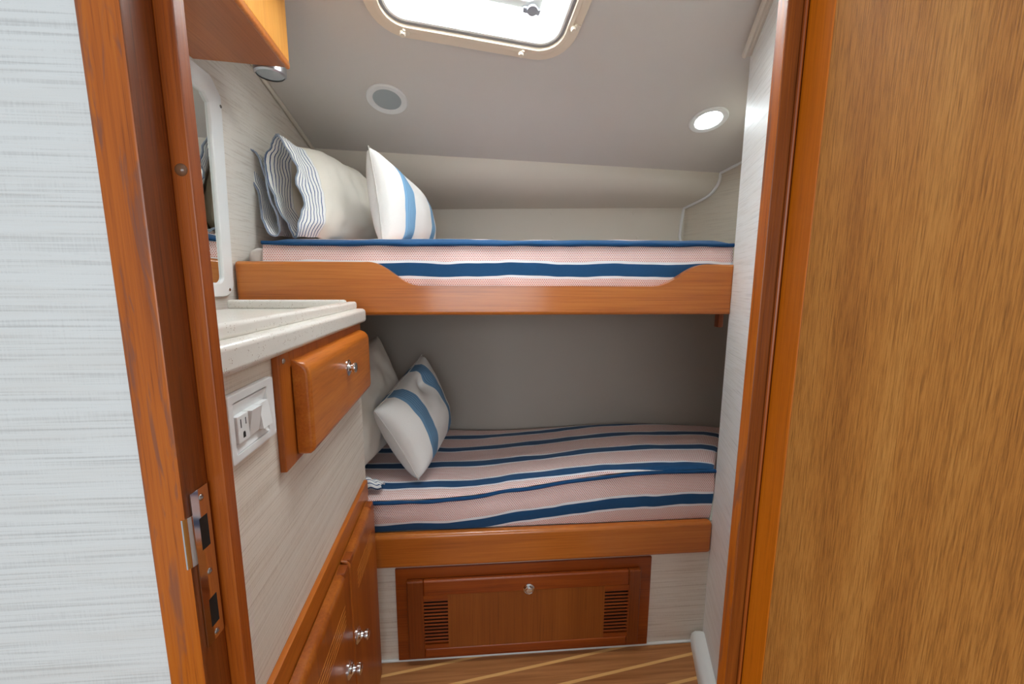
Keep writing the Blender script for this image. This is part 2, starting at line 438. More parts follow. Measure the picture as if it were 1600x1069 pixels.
# right partition (funnels in towards the doorway)
th = math.radians(20); RF = Fr((.988, 1.5, 0), (-math.sin(th), -math.cos(th), 0), (math.cos(th), -math.sin(th), 0))
bm = bmesh.new()
L_ = (1.5-.44)/math.cos(th)
prism(bm, RF, [(0, -H), (L_, -H), (L_, ceil_z(.44)), (0, ceil_z(1.5))], 0, .03)
struct('wall_right', bm, CLOTH_R, smooth=False, zero=True)

# berth end wall behind the partition
EP = [(1.02, 1.515), (1.43, 2.105), (1.361, 2.242), (1.21, 2.545)]
bm = bmesh.new()
for (xa, ya), (xb, yb) in zip(EP, EP[1:]):
    d = Vector((xb-xa, yb-ya, 0)); 
    q = [bm.verts.new((xa, ya, -H)), bm.verts.new((xb, yb, -H)), bm.verts.new((xb, yb, ceil_z(yb)+.02)), bm.verts.new((xa, ya, ceil_z(ya)+.02))]
    bm.faces.new(q)
struct('wall_berth_end', bm, CLOTH_E, smooth=False, normals=False, zero=True)

# back wall, lower berth (plain liner)
def back_low(x): return 2.30 - .20*(x+.14)
bm = bmesh.new()
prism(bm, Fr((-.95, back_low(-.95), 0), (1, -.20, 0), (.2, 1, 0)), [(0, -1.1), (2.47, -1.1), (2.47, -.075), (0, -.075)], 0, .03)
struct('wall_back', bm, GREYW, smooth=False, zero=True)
# back wall, upper berth
bm = bmesh.new()
A0, A1 = Vector((-.93, 2.700, 0)), Vector((1.32, 2.432, 0))
dv_ = (A1-A0).normalized(); BF = Fr(A0, dv_, (-dv_.y, dv_.x, 0)); LL = (A1-A0).length
prism(bm, BF, [(0, -.12), (LL, -.12), (LL, .56), (0, .56)], 0, .03)
# shallow panel joint and ledge
box(bm, BF, .02, LL-.02, -.012, 0, .20, .245, .004)
struct('wall_back', bm, LINER, smooth=False, zero=True)
# four little screw covers on the upper back wall
for px_, z_, wh in ((.44, .45, 'upper left'), (.95, .45, 'upper right'), (.98, .30, 'lower right'), (.45, .30, 'lower left')):
    bm = bmesh.new(); s = (px_-A0.x)/dv_.x
    lathe(bm, Fr(BF(s, 0, z_), (1, 0, 0), (0, 0, 1), (dv_.y, -dv_.x, 0)), [(0, .003), (.006, .003), (.008, 0)], 12)
    o = put('screw_cover', bm, LINER)
    finish(o, wh+' of the four small screw covers on the cream liner behind the upper bunk', 'screw cover', 'screw covers on the liner behind the upper berth')

# soffit between back wall and ceiling
bm = bmesh.new()
profR = [(1.361, 2.242, .637), (1.361, 2.243, .603), (1.355, 2.254, .57), (1.339, 2.286, .531), (1.318, 2.328, .511), (1.291, 2.383, .496), (1.262, 2.44, .48), (1.262, 2.46, .478)]
profL = [(-.91, 2.122, .672), (-.91, 2.135, .63), (-.91, 2.17, .585), (-.91, 2.24, .54), (-.91, 2.35, .512), (-.91, 2.50, .495), (-.91, 2.69, .48), (-.91, 2.72, .478)]
def resamp(p, n=28):
    p = [Vector(q) for q in p]
    for _ in range(2):
        q = [p[0]]
        for a, b in zip(p, p[1:]): q += [a*.75+b*.25, a*.25+b*.75]
        q.append(p[-1]); p = q
    L2 = [0]
    for a, b in zip(p, p[1:]): L2.append(L2[-1]+(b-a).length)
    out = []; j = 0
    for i in range(n):
        t = L2[-1]*i/(n-1)
        while j < len(L2)-2 and L2[j+1] < t: j += 1
        out.append(p[j].lerp(p[j+1], (t-L2[j])/max(1e-9, L2[j+1]-L2[j])))
    return out
RR, RL = resamp(profR), resamp(profL)
rows = []
for k in range(25):
    t = k/24; rows.append([bm.verts.new(a.lerp(b, t)) for a, b in zip(RL, RR)])
for a, b in zip(rows, rows[1:]):
    for i in range(len(a)-1): bm.faces.new((a[i], a[i+1], b[i+1], b[i]))
struct('ceiling_soffit', bm, LINER, angle=80, zero=True)

# welting along the joints
bm = bmesh.new(); tube(bm, [(lw(y, ceil_z(y))+.008, y, ceil_z(y)-.008) for y in (.6, 1.0, 1.5, 2.12)], .009, 10)
struct('trim_1', bm, LINER)
bm = bmesh.new()
pts = [(1.41, 2.132, ceil_z(2.132)-.004)] + [tuple(p + Vector((-.006, -.004, -.002))) for p in RR[:-1]] + [(1.243, 2.436, .40), (1.238, 2.436, .31), (1.235, 2.41, .262)]
tube(bm, pts, .0085, 8)
struct('trim_2', bm, WPLAS)
bm = bmesh.new()
for off, rr in ((0, .016), (.026, .011)):
    tube(bm, [RF(s, -.008-off*.5, ceil_z(RF(s, 0, 0).y)-.012-off*.3) for s in (.012, .3, .8)], rr, 8)
struct('trim_3', bm, LINER)

# panel below the lower berth
bm = bmesh.new(); box(bm, ID, -.90, 1.03, 1.508, 1.53, -H, -1.03)
struct('wall_berth_front', bm, CLOTH_V, smooth=False, zero=True)
bm = bmesh.new(); tube(bm, [(-.46, 1.503, -H+.004), (.95, 1.503, -H+.004)], .006, 8)
struct('baseboard_berth', bm, WHITE)
# rounded white kick at the foot of the partition
bm = bmesh.new()
prof = [(-.001, 0), (-.052, 0), (-.056, .03), (-.052, .055), (-.038, .072), (-.018, .078), (-.001, .078)]
rr_ = []
for s, k in ((.006, .25), (.012, .7), (.022, .92), (.04, 1), (.4, 1), (.8, 1), (1.05, 1)):
    rr_.append([bm.verts.new(RF(s, p[0]*(.6+.4*k), -H+.0+p[1]*k)) for p in prof])
for a, b in zip(rr_, rr_[1:]):
    for i in range(len(a)-1): bm.faces.new((a[i], a[i+1], b[i+1], b[i]))
bm.faces.new(rr_[0])
struct('baseboard_right', bm, WHITE, angle=60)

# ------------------------------------------------------------------ doorway wall (nearest the camera)
YW0, YW1 = .462, .508
bm = bmesh.new()
box(bm, ID, -1.7, -.37, YW0, YW1, -H, 1.25)
struct('wall_doorway_left', bm, CLOTH_F, smooth=False, zero=True)
bm = bmesh.new()
box(bm, ID, .42, 1.7, YW0, YW1, -H, 1.25)
struct('wall_doorway_right', bm, CLOTH_F, smooth=False, zero=True)
bm = bmesh.new()
box(bm, ID, -.37, .42, YW0, YW1, .48, 1.25)
struct('wall_doorway_top', bm, CLOTH_F, smooth=False, zero=True)

# jambs
def jamb(name, sgn, xf0, xr, xs):
    """front casing from xf0 to xr at Y .45, reveal to Y .503, stop out to xs up to Y .528"""
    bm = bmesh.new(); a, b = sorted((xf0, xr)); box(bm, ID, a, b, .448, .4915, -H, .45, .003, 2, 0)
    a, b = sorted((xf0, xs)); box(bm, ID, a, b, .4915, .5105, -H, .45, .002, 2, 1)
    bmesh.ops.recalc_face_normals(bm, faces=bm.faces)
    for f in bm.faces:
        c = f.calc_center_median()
        if sgn < 0 and f.normal.x > .7 and c.y < .4915: f.material_index = 2      # shade on the sideways reveal, put into the wood colour
        if sgn > 0 and f.normal.y < -.5 and c.y > .46: f.material_index = 2       # shadow beside the hinged leaf, painted as darker teak
        if sgn > 0 and f.normal.x < -.5 and c.y > .4915: f.material_index = 0  # lit side of the stop, painted in the paler teak
    return struct(name, bm, [W_JAMB, W_JAMBD, W_JAMB_SHADE])
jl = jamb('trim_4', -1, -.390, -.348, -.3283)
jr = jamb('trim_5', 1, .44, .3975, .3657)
bm = bmesh.new(); box(bm, ID, -.391, .44, .448, .53, .45, .50, .004, 2, 0)
struct('trim_6', bm, [W_JAMB])
# bumper dot on the stop
bm = bmesh.new(); lathe(bm, Fr((-.3385, .4915, .128), (1, 0, 0), (0, 0, 1), (0, -1, 0)), [(0, .003), (.004, .0028), (.0065, .001), (.007, 0)], 20)
o = put('door_bumper', bm, plain('clear_bumper', srgb(120, 84, 60), .15)); finish(o, 'tiny clear round bumper dot stuck high on the left door jamb', 'door bumper')

# strike plate on the left jamb
t = thing('strike_plate', (-.347, .47, -.456), 'chrome strike plate with two latch slots screwed to the left door jamb', 'strike plate')
XS = -.3474
SF = Fr((XS, 0, 0), (0, 1, 0), (-1, 0, 0))     # x along depth, z up, y into the jamb
bm = bmesh.new()
y0, y1, z0, z1 = .457, .486, -.452, -.246
slots = [(.466, .480, -.325, -.283), (.466, .480, -.432, -.393)]
zs = [z0, -.432, -.393, -.325, -.283, z1]
th_ = .0016
for i in range(5):
    za, zb = zs[i], zs[i+1]
    if i in (1, 3):
        box(bm, SF, y0, .466, -th_, 0, za, zb); box(bm, SF, .480, y1, -th_, 0, za, zb)
    else: box(bm, SF, y0, y1, -th_, 0, za, zb)
# curled lip towards the camera
lipz = (-.335, -.272)
prev = None
for k in range(7):
    a = k/6; yy = y0 - .011*a; xx = XS + th_ - .004*a*a
    cur = [bm.verts.new((xx, yy, lipz[0])), bm.verts.new((xx, yy, lipz[1]))]
    cur2 = [bm.verts.new((xx-th_, yy, lipz[0])), bm.verts.new((xx-th_, yy, lipz[1]))]
    if prev:
        p1, p2 = prev
        bm.faces.new((p1[0], p1[1], cur[1], cur[0])); bm.faces.new((p2[0], cur2[0], cur2[1], p2[1]))
        bm.faces.new((p1[0], cur[0], cur2[0], p2[0])); bm.faces.new((p1[1], p2[1], cur2[1], cur[1]))
    prev = (cur, cur2)
bm.faces.new((prev[0][0], prev[0][1], prev[1][1], prev[1][0]))
put('plate', bm, CHROME, t, angle=30)
for a, b, c, d in slots:
    bm = bmesh.new(); box(bm, SF, a, b, -.0005, .0001, c, d)
    put('latch_slot', bm, BLACK, t, smooth=False)
for z_ in (-.2585, -.358, -.4435):
    bm = bmesh.new(); lathe(bm, Fr((XS+th_, .4735, z_), (0, 1, 0), (0, 0, 1), (1, 0, 0)), [(0, .0004), (.0016, .0005), (.0017, .0012), (.0036, .0008), (.0042, 0)], 18)
    put('screw', bm, STEEL, t)

# right-hand door, swung open towards the camera
HG = Vector((.3905, .4905, 0)); ang = math.radians(9)
DF = Fr(HG, (math.sin(ang), -math.cos(ang), 0), (math.cos(ang), math.sin(ang), 0))
door = thing('door_1', (HG.x, HG.y, -H+.01), None, None, kind='structure')
bm = bmesh.new(); box(bm, DF, 0, .034, 0, .035, -H+.01, .44, .002, 3)
put('stile', bm, W_STILE, door)
bm = bmesh.new(); box(bm, DF, .66, .694, 0, .035, -H+.01, .44, .002, 3)
put('stile', bm, W_STILE, door)
bm = bmesh.new(); box(bm, DF, .034, .66, .0006, .0344, -H+.01, .44)
put('panel', bm, W_DOOR, door, smooth=False)
bm = bmesh.new(); tube(bm, [(.3868, .4895, -H+.01), (.3868, .4895, .44)], .0024, 8)
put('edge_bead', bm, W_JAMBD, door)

# ================================================================== HATCH
hatch = thing('window_1', (HC.x, HC.y-.3, HC.z), None, None, kind='structure')
def hr(inset): return rrect(-HWID/2+inset, HWID/2-inset, inset, HDEP-inset, max(.02, HR-inset), 8)
bm = bmesh.new(); ring(bm, HF, hr(0), hr(.046), -.010, .0, .003)
ring(bm, HF, hr(.030), hr(.046), -.016, -.010, .002)
put('trim_ring', bm, CREAM, hatch, angle=40)
bm = bmesh.new(); ring(bm, HF, hr(.044), hr(.058), -.002, .02, .002)
put('gasket', bm, GREYR, hatch)
bm = bmesh.new(); ring(bm, HF, hr(.056), hr(.066), .0, .085, .002)
put('shaft', bm, WHITE, hatch)
bm = bmesh.new(); ring(bm, HF, hr(.056), hr(.064), -.004, .004, .001)
put('inner_lip', bm, WPLAS, hatch)
bm = bmesh.new(); prism(bm, HF, hr(.062), .075, .083)
put('lens', bm, HATCH, hatch, smooth=False)
bm = bmesh.new(); ring(bm, HF, hr(.135), hr(.165), .040, .070, .008)
put('window_frame', bm, WHITE, hatch)
for cx_, cz_ in ((-.235, .026), (.175, .026), (HWID/2-.026, .155), (-HWID/2+.026, .2), (.1, HDEP-.026)):
    bm = bmesh.new(); 
    box(bm, HF, cx_-.006, cx_+.022, -.014, -.009, cz_-.012, cz_+.010, .001)
    lathe(bm, Fr(HF(cx_, -.013, cz_), hx, hz, -cn), [(.010, 0), (.010, .012), (.008, .015), (0, .015)], 16)
    tube(bm, [HF(cx_, -.018, cz_+.0), HF(cx_+.006, -.018, cz_+.014)], .005, 8)
    put('clip', bm, IVORY, hatch)
bm = bmesh.new(); box(bm, HF, .155, .215, .03, .05, .130, .150, .004); lathe(bm, Fr(HF(.185, .03, .15), hx, hz, -cn), [(.018, 0), (.018, .008), (0, .008)], 16)
put('hinge', bm, GREYR, hatch)

# ================================================================== DOWNLIGHTS
def downlight(x, y, on, label, R=.083):
    c = Vector((x, y, ceil_z(y))); fr = Fr(c, (1, 0, 0), Vector((0, 1, -.287)), -cn)
    t = thing('ceiling_light', c, label, 'ceiling light')
    bm = bmesh.new(); lathe(bm, fr, [(R, -.001), (R, .004), (R-.004, .008), (R*.74, .007), (R*.69, .004), (R*.68, -.002)], 48)
    put('trim_ring', bm, WPLAS, t)
    bm = bmesh.new(); lathe(bm, fr, [(0, .004), (R*.45, .004), (R*.69, .003)], 48)
    put('lens', bm, LAMPON if on else LAMPOFF, t)
downlight(-.390, 1.791, False, 'round white ceiling light, switched off, above the pillows')
downlight(1.037, 1.841, True, 'round white ceiling light, lit, near the right partition')

# ================================================================== BERTHS
def rail_pts():
    p = [(-.884, -.113), (.988, -.113), (.988, .083)]
    def sc(xa, za, xb, zb, n=18):
        return [(xa+(xb-xa)*i/n, za+(zb-za)*(.5-.5*math.cos(PI*i/n))) for i in range(n+1)]
    p += sc(.875, .083, .665, -.003); p += sc(-.235, -.003, -.415, .083)
    p += [(-.874, .083), (-.881, .079), (-.884, .07)]
    return p
ub = thing('bunk', (0, 1.9, -.113), 'upper bunk with a scooped teak front rail below the striped mattress', 'bunk')
bm = bmesh.new(); prism(bm, ID, rail_pts(), 1.486, 1.522, .0135, 5)
put('rail', bm, W_RAIL, ub, angle=50)
bm = bmesh.new()
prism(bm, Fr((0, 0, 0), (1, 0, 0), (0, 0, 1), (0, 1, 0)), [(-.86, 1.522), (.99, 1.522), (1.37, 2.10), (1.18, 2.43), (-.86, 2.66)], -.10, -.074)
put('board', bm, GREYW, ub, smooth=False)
bm = bmesh.new(); box(bm, ID, .965, .987, 1.53, 1.56, -.17, -.101, .004)
put('cleat', bm, W_LOCKZ, ub)
lb = thing('bunk', (0, 1.9, -1.156), 'lower bunk with a straight teak front rail above the locker', 'bunk')
bm = bmesh.new(); box(bm, ID, -.87, .985, 1.482, 1.524, -1.156, -1.008, .0165, 5)
put('rail', bm, W_RAIL, lb, angle=50)
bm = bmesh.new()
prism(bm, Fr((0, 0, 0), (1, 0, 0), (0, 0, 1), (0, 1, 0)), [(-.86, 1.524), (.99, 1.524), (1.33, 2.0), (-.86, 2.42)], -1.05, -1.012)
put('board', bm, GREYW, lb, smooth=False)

def mattress(name, loc, label, xl, xrf, xrb, yf, yb, zt, zb, crown, vtop, vfront, skew, seed, cat='mattress'):
    t = thing(name, loc, label, cat)
    nx, nf, nt_, nb = 150, 12, 44, 6
    bm = bmesh.new(); uvl = bm.loops.layers.uv.new('UVMap')
    rows = []
    pip = []
    def nz(x, y, s, f=3.0): return noise.noise(Vector((x*f, y*f, seed+s)))
    for i in range(nx+1):
        a = i/nx; row = []
        xf = xl+(xrf-xl)*a; xb = xl+(xrb-xl)*a
        zz = zt(xf); Y0 = yf; Y1 = yb(xb)
        hgt = zz-zb
        arc = 0
        # front face, bottom to top
        for j in range(nf+1):
            b = j/nf
            bul = .016*math.sin(PI*b)**.8 + .007*nz(xf, b*.3, 0, 5) + .0035*nz(xf, b*.5, 4, 16)*math.sin(PI*b)
            row.append((Vector((xf, Y0+.012-bul-.006*b, zb+hgt*b)), xf, -(hgt*(1-b))+vfront, 'f'))
        edge = row[-1][0]; pip.append(edge.copy())
        for j in range(nt_+1):
            b = j/nt_
            x = xf+(xb-xf)*b; y = (Y0+.006)+(Y1-Y0-.006)*b
            cr_ = crown*(1-(2*b-1)**2)**.34 if 0 < b < 1 else 0
            ex = min(1, min(i, nx-i)/6); cr_ *= ex**.5
            wr = (.005*nz(x, y, 7, 4)+.0035*nz(x*.7, y*3, 9, 9)+.004*nz(x, y, 11, 14)*max(0, 1-b*5))*min(1, b*14)*min(1, (1-b)*8)
            row.append((Vector((x, y, zz+cr_+wr+.002)), x, (y-Y0)+vtop+skew*x*.6, 't'))
        for j in range(nb+1):
            b = j/nb
            row.append((Vector((xb, Y1+.006*math.sin(PI*b), zz-hgt*b)), xb, -.3*b, 'b'))
        rows.append([(bm.verts.new(q[0]), q[1], q[2], q[3]) for q in row])
    for i in range(nx):
        for j in range(len(rows[0])-1):
            q = (rows[i][j], rows[i+1][j], rows[i+1][j+1], rows[i][j+1])
            if q[0][3] != q[3][3]: continue
            f = bm.faces.new([z[0] for z in q])
            for lp, z in zip(f.loops, q): lp[uvl].uv = (z[1], z[2])
    for row in (rows[0], rows[-1]):
        f = bm.faces.new([z[0] for z in row])
        for lp, z in zip(f.loops, row): lp[uvl].uv = (z[0].co.y, z[0].co.z - (zt(z[0].co.x)) + vfront)
    bmesh.ops.triangulate(bm, faces=[f for f in bm.faces if len(f.verts) > 4])
    bmesh.ops.remove_doubles(bm, verts=bm.verts, dist=.0004)
    o = put('cover', bm, QUILT, t, angle=75, wn=False)
    bm = bmesh.new()
    tube(bm, [p+Vector((0, -.010+.003*nz(p.x, 0, 20, 9), -.002+.006*nz(p.x, 0, 22, 6))) for p in pip], [.0075+.002*nz(p.x, 0, 25, 12) for p in pip], 8)
    put('piping', bm, NAVY, t)
    return t
um = mattress('mattress', (0, 1.95, -.074), 'striped navy, white and coral mattress on the upper bunk', -.800, 1.00, 1.27, 1.527,
         lambda x: min(2.40, 2.58-.13*(x+.6)) if x < 1.1 else 2.38, lambda x: .150+.012*(x+.8)/1.8, -.072, .033, -.024, .099, .0, 1.3)
lm = mattress('mattress', (.2, 1.9, -1.010), 'striped navy, white and coral mattress on the lower bunk', -.845, .985, 1.315, 1.506,
         lambda x: back_low(x)-.03, lambda x: -.870+.090*smooth01((x+.25)/.95), -1.008, .020, -.080, .128, .098, 8.1)
bm = bmesh.new(); box(bm, ID, -.868, -.797, 1.532, 2.40, -.070, .135, .034, 6)
o = put('folded_sheet', bm, SHEET); finish(o, 'white sheet bundled between the upper mattress end and the left wall', 'sheet')

# ------------------------------------------------------------------ pillows
def pillow(name, corners, T, mat, parent=None, nu=48, nv=36, seed=0, pinch=.05, dent=None, wr=.010, tb=1.0, seam_mat=None):
    """corners: front-bottom, front-top, rear-top, rear-bottom; T: half thickness"""
    fb, ft, rt, rb = [Vector(c) for c in corners]
    cen = (fb+ft+rt+rb)/4
    nrm = ((rt-fb).cross(ft-rb)).normalized()
    if nrm.x < 0: nrm = -nrm
    bm = bmesh.new(); uvl = bm.loops.layers.uv.new('UVMap')
    lu = ((rb-fb).length+(rt-ft).length)/2
    grid = {}
    for s in (1, -1):
        for i in range(nu+1):
            for j in range(nv+1):
                u, v = i/nu, j/nv
                if s == -1 and (i in (0, nu) or j in (0, nv)): grid[s, i, j] = grid[1, i, j]; continue
                a, b = 2*u-1, 2*v-1
                # edges bow inwards between the corners
                pu = u + pinch*(1-b*b)*(-a)*.9*abs(a)**2; pv = v + pinch*(1-a*a)*(-b)*.9*abs(b)**2
                p = fb.lerp(rb, pu).lerp(ft.lerp(rt, pu), pv)
                th = (max(0, 1-a*a)*max(0, 1-b*b))**.36
                th = th*(.86+.14*(1-max(abs(a), abs(b))))
                h = T*th*(tb if s == -1 else 1)
                e = min(1, 6*min(u, 1-u, v, 1-v))
                h += e*wr*(noise.noise(p*7+Vector((seed, 0, s*3)))+.5*noise.noise(p*17+Vector((seed, 5, s))))
                if dent:
                    du, dv2, dw, dd = dent
                    h -= dd*math.exp(-((u-du)**2+(v-dv2)**2)/(2*dw*dw)) if s == 1 else 0
                grid[s, i, j] = bm.verts.new(p + nrm*h*s)
    edge = [grid[1, 0, j].co.copy() for j in range(nv+1)]; low = [grid[1, i, 0].co.copy() for i in range(nu+1)]; top = [grid[1, i, nv].co.copy() for i in range(nu+1)]
    for s in (1, -1):
        for i in range(nu):
            for j in range(nv):
                q = [(i, j), (i+1, j), (i+1, j+1), (i, j+1)]
                if s == -1: q = q[::-1]
                f = bm.faces.new([grid[s, a, b] for a, b in q])
                for lp, (a, b) in zip(f.loops, q): lp[uvl].uv = (a/nu, b/nv)
    o = put(name, bm, mat, parent, angle=80, wn=False)
    if seam_mat:
        bm = bmesh.new(); tube(bm, low[::-1]+edge[1:]+top[1:], .0022, 6)
        put('seam', bm, seam_mat, parent)
    return o

SEAM = plain('canvas_seam', srgb(206, 202, 196), .9, spec=.1)
# cushions with a blue band near each end
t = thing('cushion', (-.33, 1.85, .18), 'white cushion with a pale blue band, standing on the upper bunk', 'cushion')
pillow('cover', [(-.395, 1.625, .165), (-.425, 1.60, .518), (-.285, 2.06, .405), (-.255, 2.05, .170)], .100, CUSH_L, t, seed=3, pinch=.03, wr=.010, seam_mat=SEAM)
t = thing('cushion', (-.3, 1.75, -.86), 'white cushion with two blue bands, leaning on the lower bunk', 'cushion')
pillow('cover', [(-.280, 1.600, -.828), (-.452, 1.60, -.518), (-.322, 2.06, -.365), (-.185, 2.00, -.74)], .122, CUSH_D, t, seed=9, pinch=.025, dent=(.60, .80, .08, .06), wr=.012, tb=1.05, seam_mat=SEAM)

# plain pillow at the head of the lower bunk, hem striped
t = thing('pillow', (-.5, 1.8, -.85), 'cream pillow with a striped hem, leaning at the left end of the lower bunk', 'pillow')
pillow('pillowcase', [(-.53, 1.575, -.790), (-.70, 1.57, -.30), (-.540, 2.04, -.262), (-.41, 2.12, -.77)], .090, PILC, t, seed=14, pinch=.04, wr=.022)
bm = bmesh.new(); uvl = bm.loops.layers.uv.new('UVMap')
rows = []
for i in range(19):
    a = i/18; rows.append([bm.verts.new((-.505+.085*a+.004*math.sin(9*a+k), 1.535+.06*k/10, -.838+.052*math.sin(PI*(.1+.9*k/10))*(1-.5*a)+.004*math.sin(14*a+k*.8))) for k in range(11)])
for i in range(18):
    for k in range(10):
        f = bm.faces.new((rows[i][k], rows[i+1][k], rows[i+1][k+1], rows[i][k+1]))
        for lp, (ii, kk) in zip(f.loops, ((i, k), (i+1, k), (i+1, k+1), (i, k+1))): lp[uvl].uv = (kk/10*.085, ii/18)
o = put('hem', bm, HEM2, t, angle=85); so = o.modifiers.new('thickness', 'SOLIDIFY'); so.thickness = .006

# pillowcases with open, pin-striped ends on the upper bunk
def open_pillow(name, label, c0, c1, vax0, vax1, sections, seed, lipwave=.016, loc=None, insert=True, wob=1.0):
    """tube swept from the open end c0 to the closed end c1; sections: (s, half height, half width)"""
    t = thing(name, loc, label, 'pillow', None)
    c0, c1 = Vector(c0), Vector(c1); ax = (c1-c0); Ln = ax.length; axn = ax.normalized()
    nu, nv = 60, 72
    def sec(s):
        for (a, ha, wa), (b, hb, wb) in zip(sections, sections[1:]):
            if s <= b: k = smooth01((s-a)/(b-a)) ; return ha+(hb-ha)*k, wa+(wb-wa)*k
        return sections[-1][1:]
    def ringpt(s, k, shrink=0):
        c = c0.lerp(c1, s); V = Vector(vax0).lerp(Vector(vax1), s).normalized(); Wd = axn.cross(V).normalized(); V = Wd.cross(axn).normalized()
        h, w_ = sec(s); h -= shrink; w_ = max(.002, w_-shrink)
        a = 2*PI*k/nv; ca, sa = math.cos(a), math.sin(a)
        # lens-like cross-section: pointed at top and bottom edges
        px_ = w_*(abs(ca)**1.15)*(1 if ca > 0 else -1); py_ = h*(abs(sa)**.85)*(1 if sa > 0 else -1)
        p = c + V*py_ + Wd*px_
        q = p*9+Vector((seed, 0, 0))
        fall = math.exp(-s*6)
        amp = (.014+.014*fall)*wob
        p += (Wd*ca+V*sa*.4)*amp*(noise.noise(q)+.6*noise.noise(q*2.3))
        p += axn*(lipwave*fall*math.sin(3*a+seed)+lipwave*.8*fall*noise.noise(Vector((math.cos(a)*2.5, math.sin(a)*2.5, seed))))
        p += (Wd*ca+V*sa)*fall*.007*wob*noise.noise(Vector((math.cos(a)*7, math.sin(a)*7, seed+s*4)))
        return p
    bm = bmesh.new(); uvl = bm.loops.layers.uv.new('UVMap'); rows = []
    S = [0, .01, .02] + [.02+.98*((i/nu)**1.15) for i in range(1, nu+1)]
    for s in S: rows.append([bm.verts.new(ringpt(s, k)) for k in range(nv)])
    for i in range(len(S)-1):
        for k in range(nv):
            j = (k+1) % nv
            f = bm.faces.new((rows[i][k], rows[i][j], rows[i+1][j], rows[i+1][k]))
            us = [S[i]*Ln, S[i]*Ln, S[i+1]*Ln, S[i+1]*Ln]
            for lp, uu in zip(f.loops, us): lp[uvl].uv = (uu, k/nv)
    f = bm.faces.new(rows[-1]); 
    bmesh.ops.triangulate(bm, faces=[f])
    o = put('pillowcase', bm, HEM, t, angle=85, wn=False)
    so = o.modifiers.new('thickness', 'SOLIDIFY'); so.thickness = .0035; so.offset = -1
    bm = bmesh.new(); tube(bm, [ringpt(0, k) for k in range(nv+1)], .0035, 6, caps=False)
    put('hem_edge', bm, plain('hem_edge_%d' % seed, srgb(150, 160, 176), .9), t)
    if insert:
        bm = bmesh.new(); rows = []
        for q, s in enumerate((.22, .24, .28, .34, .42, .55, .7, .85, .95)):
            sh = (.045, .030, .018, .013, .012, .012, .012, .012, .014)[q]
            rows.append([bm.verts.new(ringpt(s, k, sh)) for k in range(nv)])
        for a, b in zip(rows, rows[1:]):
            for k in range(nv): bm.faces.new((a[k], a[(k+1) % nv], b[(k+1) % nv], b[k]))
        bm.faces.new(rows[0][::-1]); bm.faces.new(rows[-1])
        bmesh.ops.triangulate(bm, faces=[f for f in bm.faces if len(f.verts) > 4])
        put('pillow_insert', bm, COTTON, t)
    return t
open_pillow('pillow', 'cream pillow whose open striped end flares toward the mattress front on the upper bunk',
            (-.736, 1.600, .366), (-.50, 2.15, .365), (-.20, 0, 1), (-.45, -.1, 1),
            [(0, .186, .064), (.15, .186, .070), (.35, .195, .085), (.65, .185, .085), (.88, .15, .06), (1, .10, .008)], 2, loc=(-.6, 1.8, .17))
open_pillow('pillow', 'striped-hem pillow squeezed between the left wall and the flared cream pillow',
            (-.832, 1.620, .345), (-.80, 2.20, .34), (-.20, 0, 1), (-.25, 0, 1),
            [(0, .160, .030), (.15, .155, .028), (.4, .150, .028), (.8, .14, .028), (1, .10, .008)], 5, lipwave=.012, loc=(-.79, 1.9, .17), wob=.5)

# ================================================================== LOCKER under the lower bunk
t = thing('locker', (.18, 1.5, -1.601), 'teak locker front with louvred vents below the lower bunk', 'locker')
bm = bmesh.new()
fx0, fx1, fz0, fz1 = -.371, .727, -1.600, -1.169
box(bm, ID, fx0, fx1, 1.497, 1.5085, fz1-.075, fz1, .002)
box(bm, ID, fx0, fx1, 1.497, 1.5085, fz0, fz0+.03, .002)
box(bm, ID, fx0, fx0+.05, 1.4975, 1.5085, fz0+.03, fz1-.075, .001); box(bm, ID, fx1-.05, fx1, 1.4975, 1.5085, fz0+.03, fz1-.075, .001)
put('frame', bm, W_LOCK, t)
dx0, dx1, dz0, dz1 = -.322, .674, -1.572, -1.212
lv, rv = (-.255, -.155), (.517, .622)            # vent columns
vz0, vz1 = -1.512, -1.300
d = bpy.data.objects.new('door', None); COL.objects.link(d); d.parent = t; d.location = Vector(((dx0+dx1)/2, 1.49, dz0+H)) - wloc(t)
d.empty_display_size = .03
bm = bmesh.new()
box(bm, ID, lv[0], rv[1], 1.4745, 1.496, vz1+.018, dz1, .007, 3)
box(bm, ID, lv[0], rv[1], 1.4745, 1.496, dz0, vz0-.018, .007, 3)
put('rail', bm, W_LOCK, d)
bm = bmesh.new()
box(bm, ID, dx0, lv[0]+.001, 1.4735, 1.496, dz0, dz1, .006, 3)
put('stile', bm, W_LOCKZ, d)
bm = bmesh.new(); box(bm, ID, rv[1]-.001, dx1, 1.4735, 1.496, dz0, dz1, .006, 3)
put('stile', bm, W_LOCKZ, d)
bm = bmesh.new(); box(bm, ID, lv[1], rv[0], 1.477, 1.494, vz0-.020, vz1+.020)
put('panel', bm, W_LOCKP, d, smooth=False)
for a, b in (lv, rv):
    bm = bmesh.new()
    box(bm, ID, a-.001, b+.001, 1.4765, 1.492, vz1, vz1+.02); box(bm, ID, a-.001, b+.001, 1.4765, 1.492, vz0-.02, vz0)
    ns = 13; p = (vz1-vz0)/ns
    for i in range(ns-1+1):
        z = vz0+p*(i+.5); box(bm, ID, a-.001, b+.001, 1.4765, 1.482, z+p*.0, z+p*.46, .001, 1)
    put('vent', bm, W_LOCK, d)
    bm = bmesh.new(); box(bm, ID, a-.001, b+.001, 1.4865, 1.4935, vz0-.001, vz1+.001)
    put('vent_opening', bm, BLACK, d, smooth=False)
bm = bmesh.new(); kf = Fr((.186, 1.474, -1.270), (1, 0, 0), (0, 0, 1), (0, -1, 0))
